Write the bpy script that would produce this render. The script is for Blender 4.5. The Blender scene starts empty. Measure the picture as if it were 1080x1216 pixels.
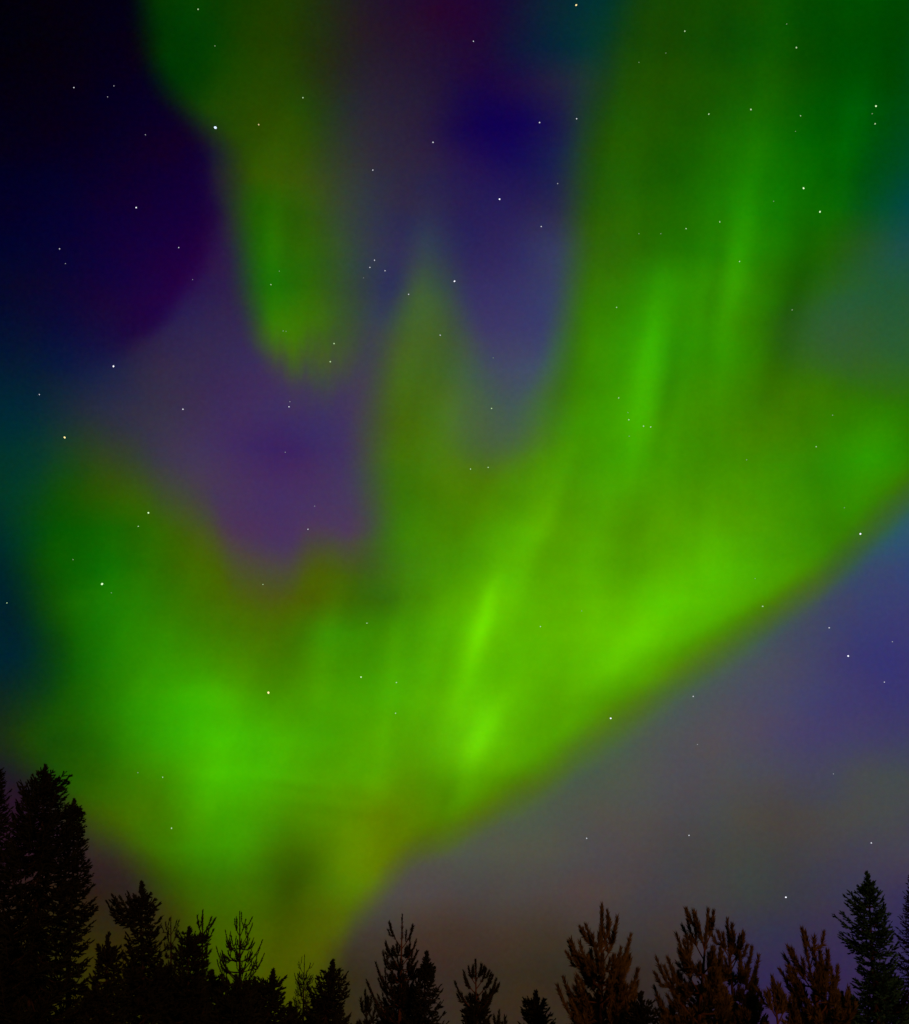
import bpy, math, random
import numpy as np
from mathutils import Vector

# ------------------------------------------------------------------ camera
R_ = math.radians
scn = bpy.context.scene
COL = scn.collection
FPX = 1060.0            # focal length in pixels of the 1080 x 1216 photograph
PITCH = R_(33.0)
CAM = Vector((0.0, 0.0, 1.6))
cd = bpy.data.cameras.new('camera')
cam = bpy.data.objects.new('camera', cd)
COL.objects.link(cam)
cam.location = CAM
cam.rotation_euler = (math.pi / 2 + PITCH, 0, 0)
cd.sensor_fit = 'VERTICAL'
cd.sensor_height = 24.0
cd.lens = 24.0 * FPX / 1216.0
cd.clip_end = 20000
scn.camera = cam
scn.view_settings.view_transform = 'Standard'
scn.view_settings.look = 'None'
scn.view_settings.gamma = 1.0
scn.view_settings.exposure = 0.0
scn.render.film_transparent = False
scn.cycles.max_bounces = 4

# ------------------------------------------------------------------ night sky and aurora
# The sky is a map of directions round the point at azimuth 0, elevation 33 degrees
# (tangent-plane degrees-like units, 1060 per radian at the centre).
BG = """20 20 2 0 6;100 50 9 0 15;60 150 7 0 18;180 180 18 0 45;200 250 20 0 58;120 270 10 0 55;228 310 46 0 68
150 350 24 0 76;20 250 2 0 30;20 330 0 14 38;40 400 0 22 48;100 400 18 18 60;20 480 0 36 52;30 560 0 60 38;10 700 0 32 42
20 770 0 36 52;10 860 25 45 20;110 460 25 30 70;90 520 40 52 50
150 0 4 0 20;215 150 22 10 60;250 210 42 36 48;262 300 46 42 74;230 370 47 40 78;200 450 58 48 68;250 430 55 40 85
150 500 54 54 72;342 543 46 8 104;368 540 64 46 96;312 532 66 46 94;340 568 72 46 96;342 514 64 46 96;290 580 74 50 92;370 590 74 56 94;300 620 78 48 90;400 560 68 55 100
400 640 80 62 90;340 480 65 50 95;280 540 66 46 98;340 600 74 44 104;240 580 70 62 80;300 680 82 70 80
420 30 35 28 40;380 20 32 34 34;560 20 38 0 50;580 120 22 0 72;610 160 13 0 86;450 120 45 34 52;480 200 45 40 65;560 230 42 30 80
600 260 42 32 90;440 300 52 48 90;460 350 40 40 100;600 340 52 45 100;620 370 55 48 110;600 430 68 65 105;580 475 70 85 84
640 440 65 85 110;640 100 34 22 65;655 60 5 32 55;700 40 0 55 46;690 100 46 54 60;680 200 40 55 62;672 330 60 75 100;625 180 20 5 88
450 400 62 60 96;500 80 38 30 50;500 20 36 12 46;420 200 50 46 60;420 300 52 52 78;420 460 68 60 92;550 540 75 90 70;620 500 72 92 72
1060 180 0 66 30;1060 220 0 75 60;1064 250 0 70 88;1060 300 45 80 72;1050 370 20 90 48;1000 390 58 90 52;960 440 55 95 52;1070 410 55 92 52
1072 640 35 90 120;1060 680 58 62 120;1050 780 56 48 114;960 770 65 62 106;1000 860 68 62 112;1050 860 62 58 104;900 850 80 72 100;800 900 82 74 92
850 950 78 78 76;1050 930 72 82 68;700 930 80 84 74;600 1000 86 84 76;600 1060 78 68 72;700 1000 82 76 80;900 1000 72 68 66
1000 1030 71 66 76;900 1050 64 70 54;950 1080 55 54 70;900 1130 46 44 84;1000 1130 55 42 84;1070 1100 48 42 88;905 1180 52 36 78;1000 1190 50 36 70;600 1110 72 55 42
650 1150 50 42 28;500 1050 82 72 78;520 1120 66 50 38;440 1120 62 48 40;430 1070 80 80 76;780 1080 70 65 68;780 1130 60 50 42
780 1190 48 34 32;600 1200 54 44 34;450 1200 50 42 42;520 1180 60 48 44;400 1190 46 40 14;120 1020 52 36 40;110 1080 38 26 22;100 1110 58 56 4;20 930 24 20 44;150 1010 56 42 36
0 960 50 20 40;840 850 82 80 90;900 780 76 84 98;700 880 84 96 66;780 840 80 94 84;600 970 86 92 70;500 1010 84 84 74;1040 700 62 66 112
330 1190 60 60 4;200 1190 50 50 4;850 1050 68 64 66;690 1060 78 66 66;540 1180 50 38 28;1075 1000 70 66 84;640 1010 84 84 70"""
AU = """230 20 10 58 0;190 60 0 38 4;240 60 0 72 0;300 50 38 65 0;300 120 45 75 0;350 30 32 60 0;370 150 35 80 0;300 200 48 85 0
340 210 64 85 8;310 250 20 96 0;350 300 50 106 4;320 330 30 110 0;340 380 60 120 0;345 402 76 130 0;300 350 5 86 12;370 430 70 110 12
400 380 46 82 30;395 200 62 76 28;270 170 32 66 10;400 60 34 50 12;410 300 52 80 32
508 230 46 70 80;508 265 54 80 74;510 300 62 86 64;500 350 68 95 48;500 400 75 102 38;490 470 75 112 10;490 520 75 122 0;480 600 56 132 0;540 450 66 106 44
560 520 75 112 46;460 500 60 88 28;500 700 70 148 0;442 690 54 96 38;450 600 60 110 24;550 560 75 120 10;520 640 75 135 0
760 50 28 70 0;730 150 34 80 0;690 20 0 56 40;700 80 20 62 30;780 100 34 84 0;800 180 24 92 0;1000 50 0 74 0;1000 150 0 94 0;1060 60 0 68 0;1060 150 0 76 10;900 50 14 78 0;860 20 22 72 0
900 100 28 92 0;892 200 32 122 0;882 280 42 136 0;875 350 56 144 0;940 200 5 102 0;950 270 14 114 0;820 270 28 112 0;750 270 40 102 0
780 350 46 142 0;720 330 55 116 0;770 380 50 148 0;920 370 40 106 0;900 400 45 120 0;1030 200 0 76 12;1000 330 48 92 6;960 330 30 104 0;700 230 34 84 10;690 300 48 100 18
800 430 50 146 0;740 450 60 158 0;868 430 46 142 0;830 470 64 136 0;920 470 65 112 0;690 450 60 122 0;700 500 60 156 0;760 520 60 156 0
820 530 65 142 0;950 520 60 126 0;1040 480 45 122 0;1050 530 35 136 0;1000 570 45 146 0;1060 590 52 112 0;640 560 80 146 0;570 590 75 126 0
600 640 85 166 0;640 620 90 176 0;700 650 86 166 0;750 640 80 156 0;800 640 86 166 0;880 630 80 156 0;900 670 80 178 0;820 690 86 192 0
780 740 96 206 0;730 780 104 212 0;860 720 86 182 0;960 660 60 128 0;1000 630 55 132 0;580 740 98 192 0;560 800 92 190 0;700 740 90 172 0
560 870 104 200 8;600 850 100 194 0;650 870 90 176 0;700 840 82 152 0;620 920 80 142 0;520 900 85 156 0;540 950 80 160 0;500 960 86 128 0;640 780 92 182 0;660 700 88 172 0
900 740 70 130 0;800 800 78 140 0;1060 470 50 112 0;900 560 65 142 0;960 580 60 144 0
130 560 64 86 10;150 600 60 96 0;90 640 0 96 0;150 640 20 106 0;220 650 65 102 0;280 700 84 98 8;60 600 20 80 0;50 680 16 84 0;100 700 30 112 0
130 750 35 138 0;200 730 50 138 0;180 790 60 154 0;330 720 84 92 0;300 750 75 122 0;370 680 80 102 0;400 700 70 112 0;380 760 60 152 0;420 730 50 122 0
440 760 65 152 0;200 830 50 158 0;215 800 54 150 0;180 850 48 150 0;250 880 76 204 0;230 860 65 192 0;300 860 75 188 0;330 800 75 162 0;320 900 75 182 0;400 850 75 166 0;430 900 80 166 0
470 800 80 166 0;250 950 70 182 0;280 1000 65 172 0;250 1020 60 150 0;200 1000 65 122 0;330 1000 70 120 0;350 1050 65 92 0;400 1020 95 142 0;390 1060 85 122 0
300 1090 60 92 0;250 1070 60 98 0;330 1130 75 86 0;400 950 85 152 0;120 900 35 92 0;60 860 25 70 4;150 950 65 96 0;130 880 40 112 0;50 800 10 70 14
70 760 15 82 0;120 820 40 122 0;200 1090 64 70 0;330 702 76 84 24;330 760 66 94 0;315 785 62 104 0;330 805 66 122 0;300 725 76 90 4;300 820 70 150 0;345 730 70 88 4;260 740 62 120 0;240 700 66 110 0;160 860 48 140 0;100 780 20 96 0;110 850 30 100 0;170 900 56 130 0;180 950 62 112 0;230 980 66 145 0;150 820 44 140 0;350 840 74 160 0;410 790 58 130 0;380 665 72 88 14;430 725 56 100 6;330 1030 62 94 0;345 1080 62 84 0;300 1050 60 112 0;320 1060 58 88 0;430 1100 78 80 20;200 1050 60 84 0;440 1000 98 118 0;470 960 92 120 0;360 1110 78 86 0;60 540 20 76 20;30 900 30 60 10"""

def points(s):
    return np.array([[float(t) for t in q.split()] for ln in s.splitlines() for q in ln.split(';')])

def field(P, X, Y, sig):
    """smooth scattered-data interpolation of the sky colours"""
    q = np.stack([X.ravel(), Y.ravel()], 1)
    d2 = ((q[:, None, :] - P[None, :, :2]) ** 2).sum(2)
    dn = np.sqrt(np.sort(d2, 1)[:, 2:3])                 # local spacing
    w = np.exp(-d2 / (2 * (np.maximum(sig, 0.56 * dn)) ** 2)) / (1 + d2 / 4000.0)
    w /= w.sum(1, keepdims=True)
    return (w @ P[:, 2:5]).reshape(X.shape + (3,)) / 255.0

world = bpy.data.worlds.new('World')
scn.world = world
world.use_nodes = True
nt = world.node_tree
nt.nodes.clear()
LK = nt.links.new

BG2 = """20 20 2 0 6;100 50 9 0 15;60 150 7 0 18;180 180 18 0 45;200 250 20 0 58;120 270 10 0 55;228 310 46 0 68;236 240 26 0 56;200 350 50 0 72
160 400 30 6 70;150 350 24 0 76;20 250 2 0 30;60 330 8 8 44;20 330 0 12 38;40 400 0 20 46;100 400 18 16 60;100 440 26 26 66;20 480 0 36 52;150 0 4 0 20;210 120 14 0 40;300 300 50 0 66"""
def make_ramps(name, pstr, nx, ny, sig):
    """a node group: rows of colour ramps over x, blended from one row to the next over y"""
    P = points(pstr)
    X, Y = np.meshgrid(np.linspace(-40, 1120, nx), np.linspace(-40, 1256, ny))
    Cc = field(P, X, Y, sig)
    gt = bpy.data.node_groups.new(name, 'ShaderNodeTree')
    gt.interface.new_socket('X', in_out='INPUT', socket_type='NodeSocketFloat')
    gt.interface.new_socket('Y', in_out='INPUT', socket_type='NodeSocketFloat')
    gt.interface.new_socket('Color', in_out='OUTPUT', socket_type='NodeSocketColor')
    gi = gt.nodes.new('NodeGroupInput'); todo = []; prev = None
    for j in range(ny):
        r = gt.nodes.new('ShaderNodeValToRGB'); cr = r.color_ramp
        cr.interpolation = 'B_SPLINE'
        for i in range(1, nx - 1): cr.elements.new(i / (nx - 1))
        for i in range(nx): cr.elements[i].color = (*[float(t) for t in Cc[j, i]], 1)
        todo.append((gi.outputs[0], r.inputs[0]))
        if prev is None: prev = r.outputs[0]; continue
        m = gt.nodes.new('ShaderNodeMath'); m.operation = 'SUBTRACT'; m.use_clamp = True
        m.inputs[1].default_value = float(j - 1)
        n = gt.nodes.new('ShaderNodeMix'); n.data_type = 'RGBA'
        todo += [(gi.outputs[1], m.inputs[0]), (m.outputs[0], n.inputs[0]), (prev, n.inputs[6]), (r.outputs[0], n.inputs[7])]
        prev = n.outputs[2]
    go_ = gt.nodes.new('NodeGroupOutput'); todo.append((prev, go_.inputs[0]))
    for a, b in todo: gt.links.new(a, b)
    return gt
RAMPS = {'sky': make_ramps('dark_sky_map', BG, 26, 28, 22.0), 'dark': make_ramps('upper_left_sky_map', BG2, 10, 14, 30.0),
         'aurora': make_ramps('aurora_map', AU, 30, 32, 17.0)}

class V:                                                  # a float socket with arithmetic
    def __init__(s, o): s.o = o
    def __add__(a, b): return mth('ADD', a, b)
    def __radd__(a, b): return mth('ADD', a, b)
    def __sub__(a, b): return mth('SUBTRACT', a, b)
    def __rsub__(a, b): return mth('SUBTRACT', b, a)
    def __mul__(a, b): return mth('MULTIPLY', a, b)
    def __rmul__(a, b): return mth('MULTIPLY', a, b)
    def __truediv__(a, b): return mth('DIVIDE', a, b)

def put(sock, v):
    if isinstance(v, V): LK(v.o, sock)
    else: sock.default_value = v

def mth(op, *a, clamp=False):
    n = nt.nodes.new('ShaderNodeMath'); n.operation = op; n.use_clamp = clamp
    for i, v in enumerate(a): put(n.inputs[i], v)
    return V(n.outputs[0])

def mx(a, b): return mth('MAXIMUM', a, b)
def mn(a, b): return mth('MINIMUM', a, b)
def sstep(x, a, b):                                       # smooth 0..1 while x goes a..b
    n = nt.nodes.new('ShaderNodeMapRange'); n.interpolation_type = 'SMOOTHSTEP'; n.clamp = True
    put(n.inputs[0], x); put(n.inputs[1], a); put(n.inputs[2], b)
    n.inputs[3].default_value = 0; n.inputs[4].default_value = 1
    return V(n.outputs[0])

def vec(x, y, z=0.0):
    n = nt.nodes.new('ShaderNodeCombineXYZ')
    for i, v in enumerate((x, y, z)): put(n.inputs[i], v)
    return n.outputs[0]

def noise(x, y, z=0.0, detail=2.0, rough=0.5):            # about -1..1
    n = nt.nodes.new('ShaderNodeTexNoise'); n.noise_dimensions = '3D'
    LK(vec(x, y, z), n.inputs['Vector'])
    n.inputs['Scale'].default_value = 1.0
    n.inputs['Detail'].default_value = detail
    n.inputs['Roughness'].default_value = rough
    return mth('MULTIPLY_ADD', V(n.outputs[0]), 4.0, -2.0)

def curve(t, pts, lo, hi):
    """a 1-D function given by (t, value) knots, as a colour-ramp-free float curve"""
    n = nt.nodes.new('ShaderNodeFloatCurve')
    c = n.mapping.curves[0]
    ts = [p[0] for p in pts]; t0, t1 = min(ts), max(ts)
    put(n.inputs['Value'], mth('MULTIPLY_ADD', t, 1.0 / (t1 - t0), -t0 / (t1 - t0), clamp=True))
    P = sorted(((p[0] - t0) / (t1 - t0), (p[1] - lo) / (hi - lo)) for p in pts)
    c.points[0].location = P[0]; c.points[1].location = P[-1]
    for p in P[1:-1]: c.points.new(*p)
    n.mapping.use_clip = False
    n.mapping.update()
    return mth('MULTIPLY_ADD', V(n.outputs[0]), float(hi - lo), float(lo))

def dotc(vecsock, c):
    n = nt.nodes.new('ShaderNodeVectorMath'); n.operation = 'DOT_PRODUCT'
    LK(vecsock, n.inputs[0]); n.inputs[1].default_value = c
    return V(n.outputs['Value'])

tc = nt.nodes.new('ShaderNodeTexCoord').outputs['Generated']
cp, sp = math.cos(PITCH), math.sin(PITCH)
f_ = mx(dotc(tc, (0, cp, sp)), 0.25)
px = mth('MULTIPLY_ADD', dotc(tc, (1, 0, 0)) / f_, 1060.0, 540.0)
py = mth('MULTIPLY_ADD', dotc(tc, (0, -sp, cp)) / f_, -1060.0, 608.0)

def grid(key, xs, ys):
    ny = sum(n.type == 'VALTORGB' for n in RAMPS[key].nodes)
    fx = mth('MULTIPLY_ADD', xs, 1 / 1160.0, 40 / 1160.0, clamp=True)
    fy = mth('MULTIPLY_ADD', ys, (ny - 1) / 1296.0, 40 / 1296.0 * (ny - 1))
    g = nt.nodes.new('ShaderNodeGroup'); g.node_tree = RAMPS[key]
    LK(fx.o, g.inputs[0]); LK(fy.o, g.inputs[1])
    return g.outputs[0]

def mixc(a, b, f, mode='MIX'):
    n = nt.nodes.new('ShaderNodeMix'); n.data_type = 'RGBA'; n.blend_type = mode; n.clamp_result = False
    put(n.inputs[0], f if isinstance(f, V) else float(f))
    for i, v in ((6, a), (7, b)):
        if isinstance(v, tuple): n.inputs[i].default_value = (*v, 1)
        else: LK(v, n.inputs[i])
    return n.outputs[2]

# slow wobble of every outline
wx = noise(px * 0.006, py * 0.005, 3.1, 3.0) * 9.0
wy = noise(px * 0.006, py * 0.006, 9.7, 3.0) * 9.0
x = px + wx
y = py + wy

bg = grid('sky', x, y)
pd = curve(y, [(100, 262), (150, 246), (200, 243), (250, 247), (290, 240), (330, 224), (360, 206), (385, 184), (410, 156), (440, 128), (480, 90)], 60, 300)
pw = noise(px * 0.03, py * 0.03, 14.0, 3.0) * 5.0
mP = (1.0 - sstep(x - pd + pw, -24.0, 24.0)) * (1.0 - sstep(y, 370.0, 480.0))
bg = mixc(bg, grid('dark', x, y), mP)
au = grid('aurora', x, y)

rg = noise(px * 0.028, py * 0.008, 77.0, 3.0, 0.6)        # ragged foot of the hanging column
# -- left column
xl = curve(y, [(-40, 158), (0, 160), (60, 168), (100, 190), (150, 232), (200, 262), (260, 272), (320, 284), (380, 296), (420, 312), (470, 350)], 100, 400)
xr = curve(y, [(-40, 388), (60, 394), (150, 404), (250, 420), (350, 426), (400, 426), (440, 418), (480, 390)], 300, 500)
wl = curve(y, [(-40, 18), (100, 22), (200, 26), (300, 22), (420, 20), (480, 30)], 0, 60)
mA = sstep(x - xl, wl * -1.1, wl * 1.8) * (1.0 - sstep(x - xr, -66.0, 56.0)) * (1.0 - sstep(y + rg * 26.0, 375.0, 515.0))
# -- middle spike
cl = curve(y, [(180, 502), (260, 490), (330, 480), (400, 464), (470, 448), (540, 442), (600, 444), (660, 440), (720, 430)], 400, 560)
cr_ = curve(y, [(180, 516), (260, 526), (330, 536), (400, 552), (470, 566), (520, 570), (560, 600), (620, 700), (720, 760)], 480, 800)
wm = curve(y, [(180, 30), (280, 32), (380, 40), (460, 52), (720, 54)], 0, 60)
mB = sstep(x - cl, wm * -.7, wm * .7) * (1.0 - sstep(x - cr_, wm * -1.0, wm * 1.0)) * sstep(y + wx * 2.5, 180.0, 380.0)
# -- right curtain, down to the lower border
rl = curve(y, [(-40, 738), (60, 718), (150, 698), (250, 683), (350, 674), (420, 668), (470, 655), (510, 640), (550, 590), (600, 520), (640, 440)], 400, 760)
wr = curve(y, [(-40, 50), (150, 40), (300, 28), (420, 30), (500, 54), (560, 66), (640, 66)], 0, 80)
rr = curve(y, [(-40, 1120), (120, 1096), (200, 1062), (280, 1030), (340, 990), (400, 946), (450, 990), (490, 1110)], 900, 1150)
mC = sstep(x - rl, wr * -1.0, wr * 1.0) * (1.0 - sstep(x - rr, -60.0, 60.0) * (1.0 - sstep(y, 385.0, 515.0)))
# -- left lobe: its upper border as a function of x
tp = curve(x, [(-40, 600), (30, 570), (90, 535), (140, 545), (200, 590), (250, 630), (290, 676), (330, 684), (378, 644), (410, 656), (450, 672), (500, 700), (560, 640), (640, 560)], 500, 720)
lw = curve(x, [(-40, 70), (100, 62), (200, 66), (300, 64), (380, 40), (440, 38), (640, 50)], 0, 80)
le = curve(y, [(480, 60), (560, 36), (640, 30), (720, 40), (780, 50), (840, 28), (900, -10), (1000, -60)], -80, 100)
mD = sstep(y - tp, lw * -0.9, lw * 1.0) * sstep(x - le, -44.0, 50.0) * (1.0 - sstep(x, 660.0, 700.0))
# -- lower border
lo = curve(x, [(-40, 880), (20, 905), (60, 935), (110, 985), (150, 1010), (200, 1075), (250, 1160), (300, 1200), (360, 1195), (395, 1150), (420, 1090),
               (440, 1062), (470, 1028), (500, 1008), (535, 996), (580, 970), (640, 932), (700, 885), (760, 845), (820, 805), (880, 765), (940, 718), (1000, 668), (1050, 620), (1120, 556)], 540, 1220)
lwd = curve(x, [(-40, 50), (100, 44), (200, 60), (300, 80), (400, 50), (480, 38), (600, 38), (800, 40), (1120, 42)], 0, 90)
low = 1.0 - sstep(y - lo, lwd * -1.1, lwd * 1.0)
def inv(a): return mth('SUBTRACT', 1.0, a)
M = mth('MULTIPLY', inv(inv(mA) * inv(mB) * inv(mC) * inv(mD)), low)
M = mth('MULTIPLY', M, 1.0, clamp=True)

col = mixc(bg, au, M)

# -- olive / brown rim along the lower border of the curtain
rim = mth('MULTIPLY', sstep(y - lo, -52.0, -8.0), 1.0 - sstep(y - lo, 0.0, 26.0)) * sstep(x, 440.0, 520.0)
col = mixc(col, (0.30, 0.34, 0.02), rim * 0.27)
# -- thin green veil below the border
veil = mth('POWER', 2.718, mx(y - lo, 0.0) * (-1.0 / 42.0)) * (1.0 - M) * sstep(x, 480.0, 640.0) * sstep(y - lo, -40.0, 30.0)
col = mixc(col, (0.235, 0.385, 0.26), veil * 0.45)

# -- rays: brightness that varies across, hardly along, the field lines
ray = (x - 980.0) / (mx(y, -300.0) + 1300.0)              # lines that meet high overhead
r1 = noise(ray * 24.0, y * 0.0022, 1.3, 2.0, 0.45)
r2 = noise(ray * 80.0, y * 0.004, 7.9, 2.0, 0.6)
cl1 = noise(x * 0.009, y * 0.009, 5.0, 3.0, 0.55)
gain = 0.985 + M * (r1 * 0.055 + r2 * 0.007 + cl1 * 0.055)

# -- single rays and folds that stand out: x0 y0 x1 y1 half-width strength
STR = [(556, 800, 590, 690, 11, .11), (548, 915, 596, 835, 17, .11), (775, 560, 808, 380, 13, -.06), (752, 520, 780, 330, 16, .06),
       (864, 450, 892, 170, 20, .11), (745, 560, 792, 350, 24, .07), (838, 420, 862, 250, 13, -.05), (925, 440, 962, 290, 22, -.08),
       (965, 320, 1015, 130, 17, .07), (596, 720, 664, 540, 18, .07), (620, 690, 668, 560, 10, .03), (705, 810, 800, 712, 24, .08),
       (720, 700, 752, 560, 22, -.05), (1010, 600, 1060, 500, 24, .05), (800, 250, 815, 60, 24, -.05), (905, 200, 915, 20, 22, .05), (740, 320, 748, 60, 22, .04),
       (380, 830, 392, 690, 18, .07), (518, 975, 545, 900, 14, -.06), (440, 960, 480, 700, 14, .05), (290, 922, 400, 938, 7, -.035),
       (220, 914, 320, 922, 9, .03), (340, 952, 420, 960, 6, -.03), (200, 822, 290, 830, 14, .04), (505, 860, 560, 690, 14, -.04),
       (350, 1060, 385, 985, 16, -.05), (930, 420, 985, 220, 18, -.05), (1000, 250, 1030, 90, 16, .05), (655, 520, 690, 380, 14, -.04),
       (335, 1120, 350, 990, 24, -.09), (690, 840, 960, 690, 12, -.04), (322, 360, 330, 200, 12, .06)]
for (x0, y0, x1, y1, w, a) in STR:
    L = math.hypot(x1 - x0, y1 - y0); ux, uy = (x1 - x0) / L, (y1 - y0) / L
    cxm, cym = (x0 + x1) / 2, (y0 + y1) / 2
    al = (x * ux + y * uy) - (cxm * ux + cym * uy)
    ac = (x * -uy + y * ux) - (-cxm * uy + cym * ux)
    e = mth('MULTIPLY', al * (1.0 / (0.55 * L)), al * (1.0 / (0.55 * L))) + mth('MULTIPLY', ac * (1.0 / w), ac * (1.0 / w))
    gain = gain + mth('POWER', 2.718, e * -1.0) * (a * 1.3)

# -- slow drift of hue, after compression colour noise
hn = noise(px * 0.011, py * 0.013, 2.0, 3.0, 0.6)
hm = noise(px * 0.012, py * 0.010, 21.0, 3.0, 0.6)
amt = 0.018
col = mixc(col, vec(hn * amt, hm * amt * 0.6, hn * -amt), 1.0, 'ADD')
# -- fine mottling in the sky colour, stands in for camera grain
g1 = noise(px * 0.16, py * 0.16, 31.0, 2.0, 0.7); g2 = noise(px * 0.16, py * 0.16, 47.0, 2.0, 0.7); g3 = noise(px * 0.16, py * 0.16, 63.0, 2.0, 0.7)
col = mixc(col, vec(g1 * .013, g2 * .011, g3 * .017), 1.0, 'ADD')
sc = nt.nodes.new('ShaderNodeVectorMath'); sc.operation = 'SCALE'
LK(col, sc.inputs[0]); LK(gain.o, sc.inputs['Scale'])
mxv = nt.nodes.new('ShaderNodeVectorMath'); mxv.operation = 'MAXIMUM'
LK(sc.outputs[0], mxv.inputs[0]); mxv.inputs[1].default_value = (0, 0, 0)
sep = nt.nodes.new('ShaderNodeSeparateXYZ'); LK(mxv.outputs[0], sep.inputs[0])
comb = nt.nodes.new('ShaderNodeCombineXYZ')
for i in range(3):                                        # display value -> light (sRGB curve)
    c = V(sep.outputs[i])
    LK((mth('POWER', (c + 0.055) / 1.055, 2.4) - 0.00081).o, comb.inputs[i])
bgn = nt.nodes.new('ShaderNodeBackground')
LK(comb.outputs[0], bgn.inputs['Color']); bgn.inputs['Strength'].default_value = 1.0
out = nt.nodes.new('ShaderNodeOutputWorld'); LK(bgn.outputs[0], out.inputs['Surface'])
world.cycles.sampling_method = 'MANUAL'
world.cycles.sample_map_resolution = 256

# faint warm light from low behind the camera, on its right (source unseen)
sl = bpy.data.lights.new('sun', 'SUN'); sl.energy = 1.0; sl.angle = R_(8); sl.color = (1.0, 0.27, 0.08)
sun = bpy.data.objects.new('sun', sl); COL.objects.link(sun)
sun.rotation_euler = Vector((-0.30, 0.90, -0.22)).to_track_quat('-Z', 'Y').to_euler()

# ------------------------------------------------------------------ helpers
def ray_dir(pxx, pyy):
    u = (pxx - 540) / FPX; v = (608 - pyy) / FPX
    return Vector((u, cp - v * sp, sp + v * cp))

def at(pxx, pyy, Y):
    d = ray_dir(pxx, pyy)
    return CAM + d * (Y / d.y)

def mat(name, rgb, rough=0.9, var=0.35, scale=6.0, transl=0.0):
    m = bpy.data.materials.new(name); m.use_nodes = True
    n = m.node_tree; b = n.nodes['Principled BSDF']
    b.inputs['Roughness'].default_value = rough
    b.inputs['Specular IOR Level'].default_value = 0.15
    t = n.nodes.new('ShaderNodeTexNoise'); t.inputs['Scale'].default_value = scale; t.inputs['Detail'].default_value = 4
    r = n.nodes.new('ShaderNodeValToRGB')
    r.color_ramp.elements[0].position = 0.3; r.color_ramp.elements[1].position = 0.7
    r.color_ramp.elements[0].color = (*[c * (1 - var) for c in rgb], 1)
    r.color_ramp.elements[1].color = (*[c * (1 + var) for c in rgb], 1)
    o = n.nodes.new('ShaderNodeTexCoord')
    n.links.new(o.outputs['Object'], t.inputs['Vector']); n.links.new(t.outputs[0], r.inputs[0])
    n.links.new(r.outputs[0], b.inputs['Base Color'])
    return m

M_spruce_shade = mat('spruce_and_shaded_pine_needles', (0.009, 0.016, 0.009))  # spruce colour; on the dark pines it puts shade into the crown
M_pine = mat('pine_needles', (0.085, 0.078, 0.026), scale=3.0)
M_bark_shade = mat('bark', (0.022, 0.017, 0.013), scale=14)  # shade put into the base colour, so trunks look unlit
M_pbark = mat('pine_bark', (0.07, 0.04, 0.024), scale=14)
M_ground = mat('forest_floor', (0.030, 0.028, 0.022), scale=0.4)

def tag(o, label=None, cat=None, group=None, kind=None):
    for k, v in (('label', label), ('category', cat), ('group', group), ('kind', kind)):
        if v: o[k] = v
    return o

def tri_mesh(name, verts, tris, m, parent):
    me = bpy.data.meshes.new(name)
    nv, nf = len(verts), len(tris)
    me.vertices.add(nv); me.vertices.foreach_set('co', verts.astype(np.float32).ravel())
    me.loops.add(nf * 3); me.loops.foreach_set('vertex_index', tris.astype(np.int32).ravel())
    me.polygons.add(nf)
    me.polygons.foreach_set('loop_start', np.arange(0, nf * 3, 3, dtype=np.int32))
    me.update(calc_edges=True)
    me.materials.append(m)
    o = bpy.data.objects.new(name, me); COL.objects.link(o)
    o.parent = parent
    return o

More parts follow.
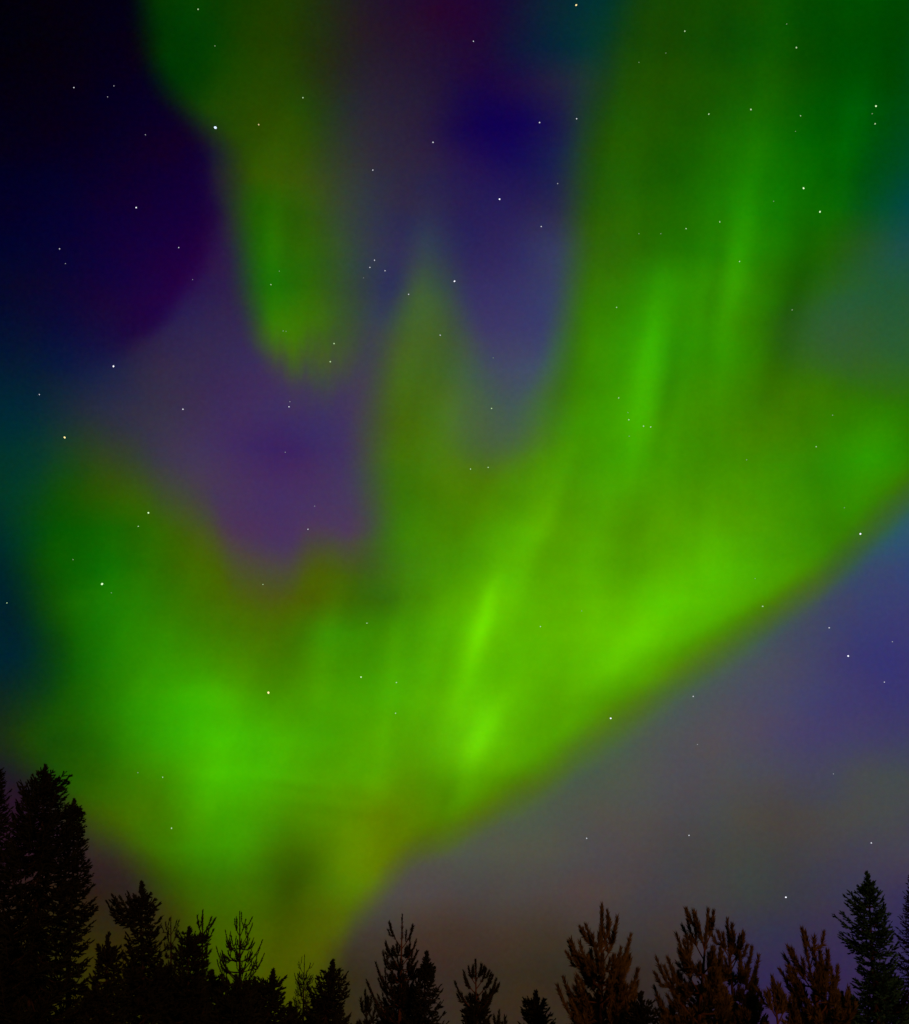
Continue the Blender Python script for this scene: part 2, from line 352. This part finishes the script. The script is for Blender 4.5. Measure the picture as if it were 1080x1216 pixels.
class Tree:
    """collects limbs (tapered tubes) and shoots (needle-covered twigs)"""
    def __init__(s, seed):
        s.rng = np.random.default_rng(seed)
        s.V, s.F, s.nv = [], [], 0
        s.S = []                                          # start, end, needle length, count
    def tube(s, pts, r0, r1, k=5):
        P = np.array(pts, float); n = len(P)
        T = np.gradient(P, axis=0); T /= np.linalg.norm(T, axis=1, keepdims=True) + 1e-9
        ref = np.array([0.0, 1.0, 0.0]) if abs(T[0][1]) < 0.8 else np.array([1.0, 0.0, 0.0])
        A = np.cross(T, ref); A /= np.linalg.norm(A, axis=1, keepdims=True) + 1e-9
        B = np.cross(T, A)
        r = np.linspace(r0, r1, n)[:, None, None]
        a = np.linspace(0, 2 * np.pi, k, endpoint=False)
        ring = P[:, None, :] + r * (A[:, None, :] * np.cos(a)[None, :, None] + B[:, None, :] * np.sin(a)[None, :, None])
        i = np.arange(n - 1)[:, None] * k; j = np.arange(k)[None, :]; j2 = (j + 1) % k
        q = np.stack([i + j, i + j2, i + k + j2, i + k + j], -1).reshape(-1, 4) + s.nv
        s.V.append(ring.reshape(-1, 3)); s.F.append(q[:, [0, 1, 2]]); s.F.append(q[:, [0, 2, 3]])
        s.nv += n * k
        tip = P[-1] + T[-1] * r1                           # closed end
        s.V.append(tip[None]); e = s.nv - k + np.arange(k)
        s.F.append(np.stack([e, np.roll(e, -1), np.full(k, s.nv)], 1)); s.nv += 1
    def shoot(s, a, b, nl, cnt):
        s.S.append((*a, *b, nl, cnt))
    def needles(s, w):
        D = np.array(s.S); cnt = D[:, 7].astype(int)
        I = np.repeat(np.arange(len(D)), cnt); n = len(I); g = s.rng
        a = D[I, 0:3]; d = D[I, 3:6] - a
        L = np.linalg.norm(d, axis=1, keepdims=True) + 1e-9; u = d / L
        rv = g.normal(size=(n, 3)); pr = rv - (rv * u).sum(1, keepdims=True) * u
        pr /= np.linalg.norm(pr, axis=1, keepdims=True)
        t = g.random((n, 1)) ** 0.85
        base = a + d * t
        ang = g.uniform(0.35, 1.0, (n, 1)) * (1.05 - 0.6 * t)
        nd = u * np.cos(ang) + pr * np.sin(ang)
        ln = D[I, 6:7] * g.uniform(0.7, 1.15, (n, 1))
        sd = np.cross(nd, g.normal(size=(n, 3))); sd /= np.linalg.norm(sd, axis=1, keepdims=True)
        ww = w * g.uniform(0.7, 1.3, (n, 1))
        Vv = np.stack([base - sd * ww, base + sd * ww, base + nd * ln], 1).reshape(-1, 3)
        return Vv, np.arange(n * 3).reshape(-1, 3)
    def finish(s, name, base, crown_mat, bark_mat, w, label, cat, group):
        root = bpy.data.objects.new(name, None); COL.objects.link(root)
        root.location = base; root.empty_display_size = 0.5
        off = np.array(base)
        tri_mesh('trunk', np.concatenate(s.V) - off, np.concatenate(s.F), bark_mat, root)
        nv, nf = s.needles(w)
        tri_mesh('crown', nv - off, nf, crown_mat, root)
        tag(root, label, cat, group)
        return root

def unit(v):
    return v / (np.linalg.norm(v) + 1e-9)

class Axis:
    """trunk axis of a tree whose outline is given as rows (y, x_left, x_right) of the sky map at distance Y"""
    def __init__(s, apex, prof, Y):
        top = at(apex[0], apex[1], Y)
        rows = [(at(0, y_, Y).z, at(a, y_, Y).x, at(b, y_, Y).x) for (y_, a, b) in prof]
        rows.sort()
        zb, lb, rb = rows[0]
        xb = (lb + rb) / 2
        s.top = np.array(top)
        k = (top.x - xb) / (top.z - zb)
        s.k = k
        s.base = np.array([xb - k * zb, Y, 0.0])
        s.Y = Y
        zs = [r[0] for r in rows]
        s.z = zs; s.l = [r[1] for r in rows]; s.r = [r[2] for r in rows]
        s.zb = zb
    def p(s, z): return np.array([s.base[0] + s.k * z, s.Y, z])
    def reach(s, z, c, sn):
        x = s.base[0] + s.k * z
        l = max(0.05, x - np.interp(z, s.z, s.l)); r = max(0.05, np.interp(z, s.z, s.r) - x)
        side = r if c > 0 else l
        return math.sqrt((side * c) ** 2 + (0.5 * (l + r) * sn) ** 2)

def spruce(name, label, apex, prof, Y, seed, crown=None, group=None, w=0.017, droop=0.28, step=0.24, nl=0.075, thin=1.0, tufts=(), taper=.6, cat='spruce tree'):
    T = Tree(seed); g = T.rng
    A = Axis(apex, prof, Y); H = A.top[2]
    zz = np.linspace(0, H, 14)
    T.tube([A.p(z) + np.array([0.03 * math.sin(z), 0.03 * math.cos(1.7 * z), 0]) * (z < H * .98) for z in zz], 0.011 * H + 0.03, 0.012, 8)
    T.shoot(A.p(H - 0.6), A.p(H), nl * .8, int(110 * thin))
    z = max(0.6, A.zb - 2.0)
    def limb(z, phi, R):
        c, sn = math.cos(phi), math.sin(phi)
        out_ = np.array([c, sn, 0.0]); lat = np.array([-sn, c, 0.0])
        a = A.p(z); n = 7
        q = z / H
        up0 = min(0.75 * max(0, q - 0.6) ** 1.0 * 2.0, max(0.0, (H - z) * 0.55 / R - 0.22))          # top branches rise, low ones droop
        pts = []
        wv = g.uniform(-.05, .05)
        for i in range(n):
            t = i / (n - 1)
            pts.append(a + out_ * R * t + lat * wv * R * math.sin(3 * t) + np.array([0, 0, R * (up0 * t - (droop + .12) * math.sin(t * math.pi * .8) * (1 - up0 * .6) + 0.22 * t ** 3)]))
        T.tube(pts, 0.012 + 0.012 * R, 0.004, 4)
        pts = np.array(pts)
        m = max(3, int(R / 0.10))
        for i in range(m):
            t = 0.12 + 0.88 * (i + g.random()) / m
            f = t * (n - 1); k = min(int(f), n - 2); p = pts[k] + (pts[k + 1] - pts[k]) * (f - k)
            d = unit(pts[k + 1] - pts[k])
            for sgn in (-1, 1):
                if g.random() > .92: continue
                Ls = (0.10 + 0.34 * R * (1 - t) ** 0.7 * (0.4 + t)) * g.uniform(.6, 1.2)
                Ls = min(Ls, 0.5, 0.05 + 0.6 * R)
                dd = unit(d * 0.75 + lat * sgn * g.uniform(.4, .9) + np.array([0, 0, g.uniform(-.35, .12)]))
                T.shoot(p, p + dd * Ls, nl * g.uniform(.7, 1.1), max(8, int(thin * 130 * Ls)))
        T.shoot(pts[-3], pts[-1] + unit(pts[-1] - pts[-2]) * min(0.08, .2 * R), nl * min(1, .4 + R), int(26 * thin))
    while z < H - 0.32:
        nb = int(g.integers(7, 10)) if z > A.zb - 0.6 else 4
        ph0 = g.random() * 6.28
        for b in range(nb):
            phi = ph0 + b * 2 * math.pi / nb + g.uniform(-.35, .35)
            R = A.reach(z + g.uniform(-.1, .1), math.cos(phi), math.sin(phi)) * g.uniform(.66, 1.12)
            R = min(R, .07 + taper * (H - z))
            limb(z + g.uniform(-.05, .05), phi, max(R, .08))
        z += step * g.uniform(.75, 1.25) * (0.55 + 0.6 * (H - z) / H if z > H - 3 else 1)
    for i in range(26):                                    # short twigs that taper into the leader
        z = H - .04 - .75 * i / 26
        for q in range(3):
            phi = g.random() * 6.28; e = A.p(z)
            T.shoot(e, e + unit(np.array([math.cos(phi), math.sin(phi), 1.2])) * (.03 + .34 * (H - z)) * g.uniform(.7, 1.1), nl * .8, 10 + int(40 * (H - z)))
    for (tx, ty) in tufts:                                 # boughs that stick out of the outline
        e = at(tx, ty, Y); p0 = A.p(e.z - 0.1)
        R = abs(e.x - p0[0])
        for q in range(2):
            limb(e.z + 0.05 + .1 * q, (0 if e.x > p0[0] else math.pi) + g.uniform(-.2, .2), R * (1 - .12 * q))
    return T.finish(name, A.base, crown or M_spruce_shade, M_bark_shade, w, label, cat, group)

def pine(name, label, tips, body, Y, seed, crown=None, bark=None, group=None, w=0.012, nl=0.10, fox=0.42, dens=1.0, fill=1.0, cat='pine tree'):
    """young pine: tips are the ends of its upright shoots, the first one the leader; body rows give the dense lower crown"""
    T = Tree(seed); g = T.rng
    A = Axis(tips[0], body, Y); H = A.top[2]
    zz = np.linspace(0, H - .15, 12)
    T.tube([A.p(z) for z in zz], 0.012 * H + 0.03, 0.012, 8)
    def fox_shoot(a, b, k=1.0):
        Lb = np.linalg.norm(np.array(b) - np.array(a))
        T.tube([a, b], 0.012, 0.006, 4)
        T.shoot(a, b, nl * g.uniform(.85, 1.1), int(dens * k * 300 * Lb) + 8)
    def limb(z0, tip, fl, subs):
        a = A.p(z0); b = np.array(tip); v = b - a
        hor = np.array([v[0], v[1], 0]); R = np.linalg.norm(hor)
        tipdir = unit(np.array([v[0] * .28, v[1] * .28, R * .28 + fl]) + 1e-6)
        pts = []
        for i in range(7):                                 # curves outwards, then upwards
            t = i / 6
            pts.append((1 - t) ** 2 * a + 2 * t * (1 - t) * (b - tipdir * max(.25, .45 * np.linalg.norm(v))) + t * t * b)
        T.tube(pts, 0.012 + .012 * R, 0.007, 5)
        Lt = np.linalg.norm(v)
        fl_ = min(fl, Lt * .9)
        # needles over the outer part
        for i in range(2, 6):
            T.shoot(pts[i], pts[i + 1], nl, int(dens * 260 * np.linalg.norm(pts[i + 1] - pts[i])) + 6)
        for q in range(subs):                              # side shoots in whorls
            t = g.choice([0.32, .45, .58]) + g.uniform(-.05, .05); k = int(t * 6); p = pts[k] + (pts[k + 1] - pts[k]) * (t * 6 - k)
            d = unit(pts[k + 1] - pts[k])
            rv = g.normal(size=3); rv -= rv.dot(d) * d; rv = unit(rv)
            L1 = fl * g.uniform(.6, 1.0)
            m = p + (d * .75 + rv * .75) * L1 * .45
            e = m + unit(d * .5 + rv * .35 + np.array([0, 0, .8])) * L1 * .6
            T.tube([p, m, e], .009, .005, 4)
            T.shoot(p, m, nl, int(dens * 110 * L1)); T.shoot(m, e, nl * .95, int(dens * 190 * L1))
    # leader
    fox_shoot(A.p(H - fox * 1.7), A.p(H), 1.0)
    for i, (tx, ty) in enumerate(tips[1:]):
        tp_ = at(tx, ty, Y); dx = abs(tp_.x - A.p(tp_.z)[0])
        dy = g.uniform(-.6, .6) * max(.15, dx)
        b = np.array([tp_.x, tp_.y + dy, tp_.z * (1 + dy / Y)]); b[0] *= (1 + dy / Y)
        limb(max(.8, min(tp_.z - dx * .85 - fox * .8, H - fox * 1.5)), b, fox, 2)
    # whorls that fill the crown inside the outline
    z = max(.8, A.zb - 1.2)
    while z < H - fox * 2.2:
        nb = int(g.integers(5, 7)); ph0 = g.random() * 6.28
        for k in range(nb):
            phi = ph0 + 2 * math.pi * k / nb + g.uniform(-.3, .3)
            c, sn = math.cos(phi), math.sin(phi)
            R = A.reach(z, c, sn) * g.uniform(.55, .95) * fill
            if R < .12: continue
            rise = R * g.uniform(.35, .7)
            ztip = min(z + rise, H - fox)
            b = A.p(ztip); b = b + np.array([c * R, sn * R, 0])
            limb(z, b, fox * g.uniform(.5, .9), 4)
        z += g.uniform(.26, .40)
    return T.finish(name, A.base, crown or M_pine, bark or M_pbark, w, label, cat, group)

# ------------------------------------------------------------------ ground: one sheet to the horizon
me = bpy.data.meshes.new('ground')
gn = 60
us = np.linspace(-1, 1, gn + 1); gx = np.sign(us) * (np.abs(us) ** 3) * 6000
vv = []
for b in gx:
    for a in gx:
        r = math.hypot(a, b)
        vv.append((a, b, -0.06 + 0.0 if r < 80 else -0.06 - 0.0006 * (r - 80)))
ff = [(j * (gn + 1) + i, j * (gn + 1) + i + 1, (j + 1) * (gn + 1) + i + 1, (j + 1) * (gn + 1) + i) for j in range(gn) for i in range(gn)]
me.from_pydata(vv, [], ff); me.materials.append(M_ground)
go = bpy.data.objects.new('ground', me); COL.objects.link(go); tag(go, kind='structure')

# ------------------------------------------------------------------ trees, left to right
G = 'trees along the bottom of the picture'
spruce('spruce_tree', 'black spruce cut off by the left edge of the photo, only its right side showing', (-6, 905),
       [(905, -8, -4), (930, -18, 4), (960, -26, 8), (1000, -36, 16), (1060, -50, 26), (1216, -70, 40)], 30, 11, group=G)
spruce('spruce_tree', 'tallest black spruce with a blunt bushy top at the left', (54, 908),
       [(908, 50, 58), (918, 43, 65), (930, 33, 76), (944, 22, 78), (960, 16, 76), (990, 0, 82), (1040, -18, 86), (1100, -28, 96), (1216, -40, 108)],
       27, 12, group=G, thin=1.35, taper=.45, tufts=((81, 931), (79, 945), (18, 950)))
spruce('spruce_tree', 'slender black spruce leaning against the right side of the tallest one, pointed tip', (88, 949),
       [(949, 86, 90), (962, 82, 94), (980, 76, 98), (1010, 70, 99), (1040, 68, 106), (1085, 66, 113), (1120, 64, 106), (1216, 60, 102)],
       29, 13, group=G, thin=1.2, droop=.16, tufts=((98, 974), (97, 992), (99, 1008), (99, 1024), (106, 1036), (108, 1060), (114, 1084)))
spruce('spruce_tree', 'low black rounded tree at the foot of the tallest spruce', (129, 1108),
       [(1108, 124, 134), (1118, 117, 140), (1135, 114, 143), (1170, 108, 146), (1216, 100, 152)], 24, 14, group=G, thin=1.3)
spruce('spruce_tree', 'dense black steep pointed tree with one round lobe on its left', (168, 1047),
       [(1047, 166, 170), (1060, 160, 174), (1078, 154, 183), (1098, 150, 189), (1120, 148, 192), (1160, 146, 198), (1216, 140, 204)],
       27, 15, group=G, thin=1.4, tufts=((131, 1080), (128, 1090), (134, 1098), (138, 1084), (150, 1078)))
pine('pine_tree', 'thin wispy little tree between the pointed tree and the bushy one', [(203, 1090), (197, 1096), (210, 1094), (199, 1108), (211, 1106)],
     [(1090, 200, 206), (1120, 196, 212), (1216, 192, 216)], 36, 16, group=G, dens=.35, fox=.35, fill=.7, crown=M_spruce_shade, bark=M_bark_shade)
spruce('spruce_tree', 'bushy flat-topped black tree left of the open pine', (225, 1101),
       [(1101, 217, 234), (1112, 211, 243), (1130, 208, 247), (1150, 205, 244), (1180, 202, 248), (1216, 198, 252)], 27, 17, group=G, thin=1.3, droop=.1, taper=1.7)
pine('pine_tree', 'thin black leader with a knobbly tip rising behind the bushy flat-topped tree', [(241, 1082), (251, 1090), (236, 1094), (248, 1104), (238, 1108)],
     [(1090, 238, 244), (1120, 230, 250), (1216, 222, 258)], 31, 18, group=G, dens=.8, fox=.35, crown=M_spruce_shade, bark=M_bark_shade, fill=.7)
pine('pine_tree', 'open black pine with upright shoots against the olive green glow', [(285, 1083), (279, 1092), (292, 1092), (300, 1097), (268, 1106), (275, 1112), (257, 1124), (262, 1132), (295, 1114), (312, 1117), (314, 1132), (305, 1138), (258, 1140)],
     [(1110, 276, 294), (1125, 264, 304), (1145, 256, 310), (1165, 252, 314), (1216, 240, 330)], 29, 19, group=G, dens=.6, fox=.4, crown=M_spruce_shade, bark=M_bark_shade, fill=.9, nl=.06)
spruce('spruce_tree', 'squat black tree right of the open pine with a broad flat top', (325, 1151),
       [(1151, 314, 331), (1160, 308, 334), (1180, 302, 337), (1216, 290, 346)], 25, 20, group=G, thin=1.4, droop=.1, taper=1.7)
spruce('spruce_tree', 'small dark tree filling the gap below the open pine', (280, 1158),
       [(1158, 268, 290), (1170, 256, 300), (1216, 240, 316)], 24, 31, group=G, thin=1.4, droop=.1)
pine('pine_tree', 'faint far tree tip in the olive glow left of the blunt spruce', [(362, 1134), (355, 1142), (369, 1144), (350, 1156), (372, 1158)],
     [(1140, 358, 366), (1160, 350, 372), (1216, 340, 380)], 60, 21, group=G, dens=.3, fox=.5, fill=.8, crown=M_spruce_shade, bark=M_bark_shade)
spruce('spruce_tree', 'dark blunt-tipped spruce where the aurora ends at the bottom', (396, 1140),
       [(1140, 393, 399), (1152, 390, 402), (1160, 380, 407), (1175, 376, 411), (1190, 364, 413), (1216, 352, 420)], 27, 22, group=G, thin=1.3)
pine('pine_tree', 'tiny dark sapling between the blunt spruce and the tall dark pine', [(434, 1178), (429, 1188), (441, 1186), (446, 1196)],
     [(1190, 428, 440), (1216, 422, 450)], 22, 23, group=G, dens=.9, fox=.3, crown=M_spruce_shade, bark=M_bark_shade)
pine('pine_tree', 'tall dark pine left of the slim spruce in the lower middle', [(478, 1087), (464, 1098), (491, 1100), (459, 1119), (455, 1130), (494, 1117), (495, 1130), (447, 1143), (449, 1152), (436, 1165), (440, 1174), (492, 1148), (499, 1160)],
     [(1105, 470, 486), (1125, 460, 492), (1150, 456, 496), (1180, 448, 500), (1216, 444, 506)], 28, 24, group=G, dens=.9, fox=.4, crown=M_spruce_shade)
spruce('spruce_tree', 'slim dark spruce leaning on the right of the tall dark pine', (507, 1130),
       [(1130, 505, 509), (1148, 500, 514), (1165, 495, 517), (1188, 486, 524), (1216, 478, 530)], 27, 25, group=G, thin=.95, tufts=((524, 1186), (516, 1162)))
pine('pine_tree', 'small round-headed pine standing alone right of the slim spruce', [(565, 1141), (557, 1149), (572, 1146), (577, 1151), (583, 1156), (589, 1164), (541, 1166), (586, 1178), (551, 1155), (588, 1170)],
     [(1150, 556, 576), (1165, 548, 585), (1190, 552, 580), (1216, 548, 584)], 26, 26, group=G, dens=1.3, fox=.3, crown=M_spruce_shade, fill=1.0)
pine('pine_tree', 'tiny sapling tip just right of the round-headed pine', [(593, 1202), (587, 1208), (600, 1209)],
     [(1206, 588, 598), (1216, 584, 602)], 22, 27, group=G, dens=.9, fox=.25, crown=M_spruce_shade, bark=M_bark_shade)
spruce('spruce_tree', 'low black treetop left of the first brown-lit pine', (637, 1177),
       [(1177, 630, 645), (1190, 625, 649), (1216, 618, 656)], 24, 28, group=G, thin=1.4, droop=.1)
GP = 'brown lit pines at the lower right'
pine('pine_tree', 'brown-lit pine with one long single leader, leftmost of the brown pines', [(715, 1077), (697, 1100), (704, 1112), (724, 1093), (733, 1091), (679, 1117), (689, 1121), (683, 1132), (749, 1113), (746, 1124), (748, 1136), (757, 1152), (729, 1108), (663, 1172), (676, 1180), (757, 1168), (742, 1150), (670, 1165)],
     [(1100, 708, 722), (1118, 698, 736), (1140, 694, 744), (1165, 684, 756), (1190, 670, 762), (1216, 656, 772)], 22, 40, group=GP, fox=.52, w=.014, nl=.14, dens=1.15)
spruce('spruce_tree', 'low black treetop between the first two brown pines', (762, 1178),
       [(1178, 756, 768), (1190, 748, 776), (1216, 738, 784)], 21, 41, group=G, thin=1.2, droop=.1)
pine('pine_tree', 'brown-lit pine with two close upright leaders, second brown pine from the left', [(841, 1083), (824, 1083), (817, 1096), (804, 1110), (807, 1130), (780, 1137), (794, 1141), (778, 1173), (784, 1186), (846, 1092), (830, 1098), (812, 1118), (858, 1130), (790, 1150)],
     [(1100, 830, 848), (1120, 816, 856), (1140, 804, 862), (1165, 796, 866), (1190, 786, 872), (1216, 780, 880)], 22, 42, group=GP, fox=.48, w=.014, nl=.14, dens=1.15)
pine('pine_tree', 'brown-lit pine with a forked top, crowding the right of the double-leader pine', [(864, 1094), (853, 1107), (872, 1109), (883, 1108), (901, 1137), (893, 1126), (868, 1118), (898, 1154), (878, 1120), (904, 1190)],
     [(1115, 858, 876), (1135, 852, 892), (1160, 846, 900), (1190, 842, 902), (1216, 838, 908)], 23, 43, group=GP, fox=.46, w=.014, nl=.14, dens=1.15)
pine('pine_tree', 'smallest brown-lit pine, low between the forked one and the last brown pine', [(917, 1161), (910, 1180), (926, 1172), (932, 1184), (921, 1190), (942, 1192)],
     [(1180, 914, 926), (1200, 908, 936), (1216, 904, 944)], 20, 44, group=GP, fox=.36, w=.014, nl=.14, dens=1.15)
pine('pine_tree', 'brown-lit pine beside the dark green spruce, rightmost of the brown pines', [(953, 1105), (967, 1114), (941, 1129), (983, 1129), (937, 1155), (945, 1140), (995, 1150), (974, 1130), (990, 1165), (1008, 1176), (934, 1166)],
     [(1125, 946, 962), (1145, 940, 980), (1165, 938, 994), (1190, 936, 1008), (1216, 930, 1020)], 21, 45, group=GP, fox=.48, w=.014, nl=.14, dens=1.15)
M_blue = mat('blue_green_needles', (0.022, 0.105, 0.085))
spruce('spruce_tree', 'dark blue-green spruce, tallest tree at the right', (1030, 1035),
       [(1035, 1029, 1031), (1050, 1025, 1036), (1066, 1020, 1047), (1080, 1018, 1050), (1100, 1016, 1058), (1130, 1018, 1064), (1160, 1020, 1068), (1190, 1006, 1076), (1216, 996, 1090)],
       26, 46, group=G, thin=1.1, crown=M_blue, droop=.12, tufts=((1008, 1080), (1010, 1090), (1014, 1084), (997, 1106), (1000, 1127), (1004, 1128)))
spruce('spruce_tree', 'shadowy spruce cut off by the right edge of the photo', (1088, 1030),
       [(1030, 1086, 1090), (1060, 1078, 1098), (1100, 1070, 1104), (1150, 1064, 1110), (1216, 1056, 1120)], 38, 47, group=G, thin=.6)

GB = 'low dark treetops that fill the foot of the wood'
k = 0
for (tx, ty, hw, Yd, lab) in [
        (20, 1120, 40, 33, 'dark treetop lost in the black at the foot of the two tallest spruces'), (112, 1165, 26, 31, 'dark treetop low in front of the gap beside the tallest spruce'),
        (158, 1140, 26, 34, 'dark treetop low behind the steep pointed tree'), (192, 1140, 22, 30, 'dark treetop low between the pointed tree and the bushy flat-topped one'),
        (218, 1150, 28, 33, 'dark treetop low behind the bushy flat-topped tree'), (252, 1152, 26, 32, 'dark treetop low at the left foot of the open black pine'),
        (302, 1160, 24, 31, 'dark treetop low at the right foot of the open black pine'), (345, 1190, 24, 32, 'dark treetop low between the squat flat tree and the blunt spruce'),
        (385, 1178, 26, 30, 'dark treetop low at the foot of the blunt spruce'), (480, 1165, 26, 30, 'dark treetop low behind the tall dark pine and the slim spruce'),
        (566, 1180, 20, 30, 'dark treetop low behind the round-headed pine'), (712, 1172, 34, 26, 'dark treetop low behind the first brown pine'),
        (800, 1196, 26, 25, 'dark treetop low at the left foot of the double-leader pine'), (842, 1160, 34, 27, 'dark treetop low behind the double-leader pine'),
        (888, 1182, 26, 27, 'dark treetop low behind the forked brown pine'), (960, 1190, 34, 25, 'dark treetop low behind the last brown pine'),
        (1000, 1178, 26, 28, 'dark treetop low left of the blue-green spruce'), (1052, 1150, 34, 30, 'dark treetop low right of the blue-green spruce')]:
    k += 1
    spruce('spruce_tree', lab, (tx, ty), [(ty, tx - 3, tx + 3), (ty + 12, tx - hw * .5, tx + hw * .5), (ty + 30, tx - hw * .9, tx + hw * .9), (1230, tx - hw * 1.3, tx + hw * 1.3)],
           Yd, 70 + k, group=GB, thin=1.5, droop=.12, w=.026)

# ------------------------------------------------------------------ stars
SD = 9000.0
def emis(name, rgb, s):
    m = bpy.data.materials.new(name); m.use_nodes = True; n = m.node_tree; n.nodes.clear()
    e = n.nodes.new('ShaderNodeEmission'); e.inputs[0].default_value = (*rgb, 1); e.inputs[1].default_value = s
    o = n.nodes.new('ShaderNodeOutputMaterial'); n.links.new(e.outputs[0], o.inputs[0])
    m.cycles.emission_sampling = 'NONE'
    return m
SC = {'w': ('white', (.88, .90, 1.0)), 'g': ('pale_green', (.66, .95, .50)), 'y': ('yellow', (1.0, .80, .35)), 'b': ('blue', (.66, .80, 1.0))}
SM = {(k, lv): emis('starlight_' + n, c, e) for k, (n, c) in SC.items() for lv, e in enumerate((.38, .75, 1.3))}
import bmesh
ICO = {}
for k, m in SM.items():
    bm = bmesh.new(); bmesh.ops.create_icosphere(bm, subdivisions=1, radius=1.0)
    me = bpy.data.meshes.new('star'); bm.to_mesh(me); bm.free(); me.materials.append(m); ICO[k] = me
ZONES = {
 'dark': ('star in the dark blue purple sky at the upper left', [(88,104,.5),(135.5,102,.4),(128,115,.4),(173,160,.35),(212.5,294,.5),(71,295.5,.5),(78,313,.22),(229,332,.2)]),
 'column': ('star in the left green column of the aurora', [(235.5,11,.6),(255.5,54.5,.4),(307.5,148,.75,'y'),(360,116,.6),(332,322,.25),(322,338,.5),(336.5,393,.4),(340,393.5,.4),(397,408,.6),(392.5,429.5,.75)]),
 'gap': ('star in the dark blue gap between the green aurora columns', [(562.5,49,.55),(514.5,169,.6),(443,202,.5),(662.5,218,.4),(685,141,.6),(643,269,.5),(445,309,.5),(439.5,317.5,.6),(457.5,321.5,.6),(432,330,.25),(485.5,349.5,.65),(523,398,.5),(593.5,236.5,.8)]),
 'curtain': ('star in the upper half of the tall right aurora curtain', [(813.5,37,.7),(934.5,28.5,.4),(759,74,.3),(791,63,.3),(946,56.5,.7),(892,130,.75),(842,135.5,.7),(951,137.5,.5),(945,156,.22),(1036,135,.3),(1039.5,147,.7),(919,239,.4),(855,263.5,.5),(815,271.5,.5),(759,277.5,.4),(785,277.5,.3),(878.5,310.5,.5),(732.5,365,.6),(941,368,.4)]),
 'teal': ('star in the teal sky along the left edge', [(47,468.5,.55),(8.5,716,.5,'g')]),
 'purple': ('star in the purple pocket left of the middle aurora spike', [(217.5,486,.6),(343.5,483,.6),(344.5,477,.3),(339,537,.3),(366,628.5,.65),(374,601,.2)]),
 'lobe': ('star in the lower left green lobe of the aurora', [(164.5,625,.65),(87,664.5,.35),(132.5,704,.3),(312.5,694,.5),(164,917.5,.4),(193.5,923,.6),(204,983.5,.65),(176.5,609,.85)]),
 'middle': ('star in the green glow of the picture\'s centre', [(584,485,.6),(559,557,.6),(580,555,.6),(436,740,.6),(642,744,.55),(691,725.5,.4),(586,425,.22),(429,804,.8),(471,810.5,.55),(470,847,.55)]),
 'right': ('star in the lower half of the right green curtain', [(735,472.5,.6),(747,498.5,.5),(746,490,.4),(764.5,506,.6),(773,507,.65),(747.5,518,.4),(887,546,.3),(969.5,530.5,.65),(989,493,.4),(897,687,.3),(906,720,.7),(1003,603,.2)]),
 'grey': ('star in the grey violet sky below the aurora at the lower right', [(985,745.5,.55),(1007.5,779,.8),(1060,762,.4),(823.5,827,.6),(1050.5,810,.5),(828.5,884,.25),(990,919,.4),(818.5,992,.75),(697,995.5,.5),(1035,1001,.6)]),
 'line': ('star of the short bright pair beside the right curtain\'s dark left edge', [(641,145.5,.75)]),
}
BRIGHT = [(256,151.5,1.35,'b','brightest blue-white star, at the left column\'s left side near the top'), (319,822.5,1.45,'y','brightest yellow star, low in the left green glow'),
 (77,519.5,1.1,'y','bright yellowish star where the left lobe meets the teal edge'), (162,246.5,.85,'w','brightest white star in the dark purple upper left sky'),
 (684.5,6,.9,'y','yellow star touching the top edge beside the dark blue gap'), (540,334,.95,'w','bright white star at the right side of the middle spike tip'),
 (1040.5,126,1.0,'g','bright pale star near the right edge, above a fainter one'), (954.5,223.5,1.0,'g','upper star of the bright pair right of the curtain ray'),
 (974,251.5,1.0,'g','lower star of the bright pair right of the curtain ray'), (135,435,.95,'w','bright white star at the bottom of the dark purple patch, left'),
 (121.5,693.5,1.1,'g','brightest star inside the lower left green lobe'), (1022,634,1.1,'w','bright star on the curtain\'s lower border near the right edge'),
 (725.5,853,.95,'w','bright star just under the curtain\'s lower border, right of centre'), (933.5,1065.5,1.0,'w','bright white star low over the brown pines')]
def star(x_, y_, b, c, label, group=None):
    d = ray_dir(x_, y_).normalized()
    o = bpy.data.objects.new('star', ICO[c, 0 if b < .46 else (1 if b < .8 else 2)]); COL.objects.link(o)
    o.location = CAM + d * SD
    o.scale = [SD / FPX * (0.40 + 0.62 * b + (.22 if b > 1 else 0)) / math.sqrt(ray_dir(x_, y_).length)] * 3
    q_ = random.Random(int(x_ * 7 + y_ * 13))             # seeing makes no two of them alike
    o.scale = [c_ * q_.uniform(.72, 1.22) for c_ in o.scale]; o.rotation_euler = (q_.random() * 3, q_.random() * 3, 0)
    tag(o, label, 'star', group)
for k, (lab, L) in ZONES.items():
    for s in L:
        c = s[3] if len(s) > 3 else ('g' if k in ('column', 'curtain', 'lobe', 'middle', 'right') else 'w')
        star(s[0], s[1], s[2], c, 'small faint ' + lab, 'faint stars: ' + k)
for s in BRIGHT: star(*s)
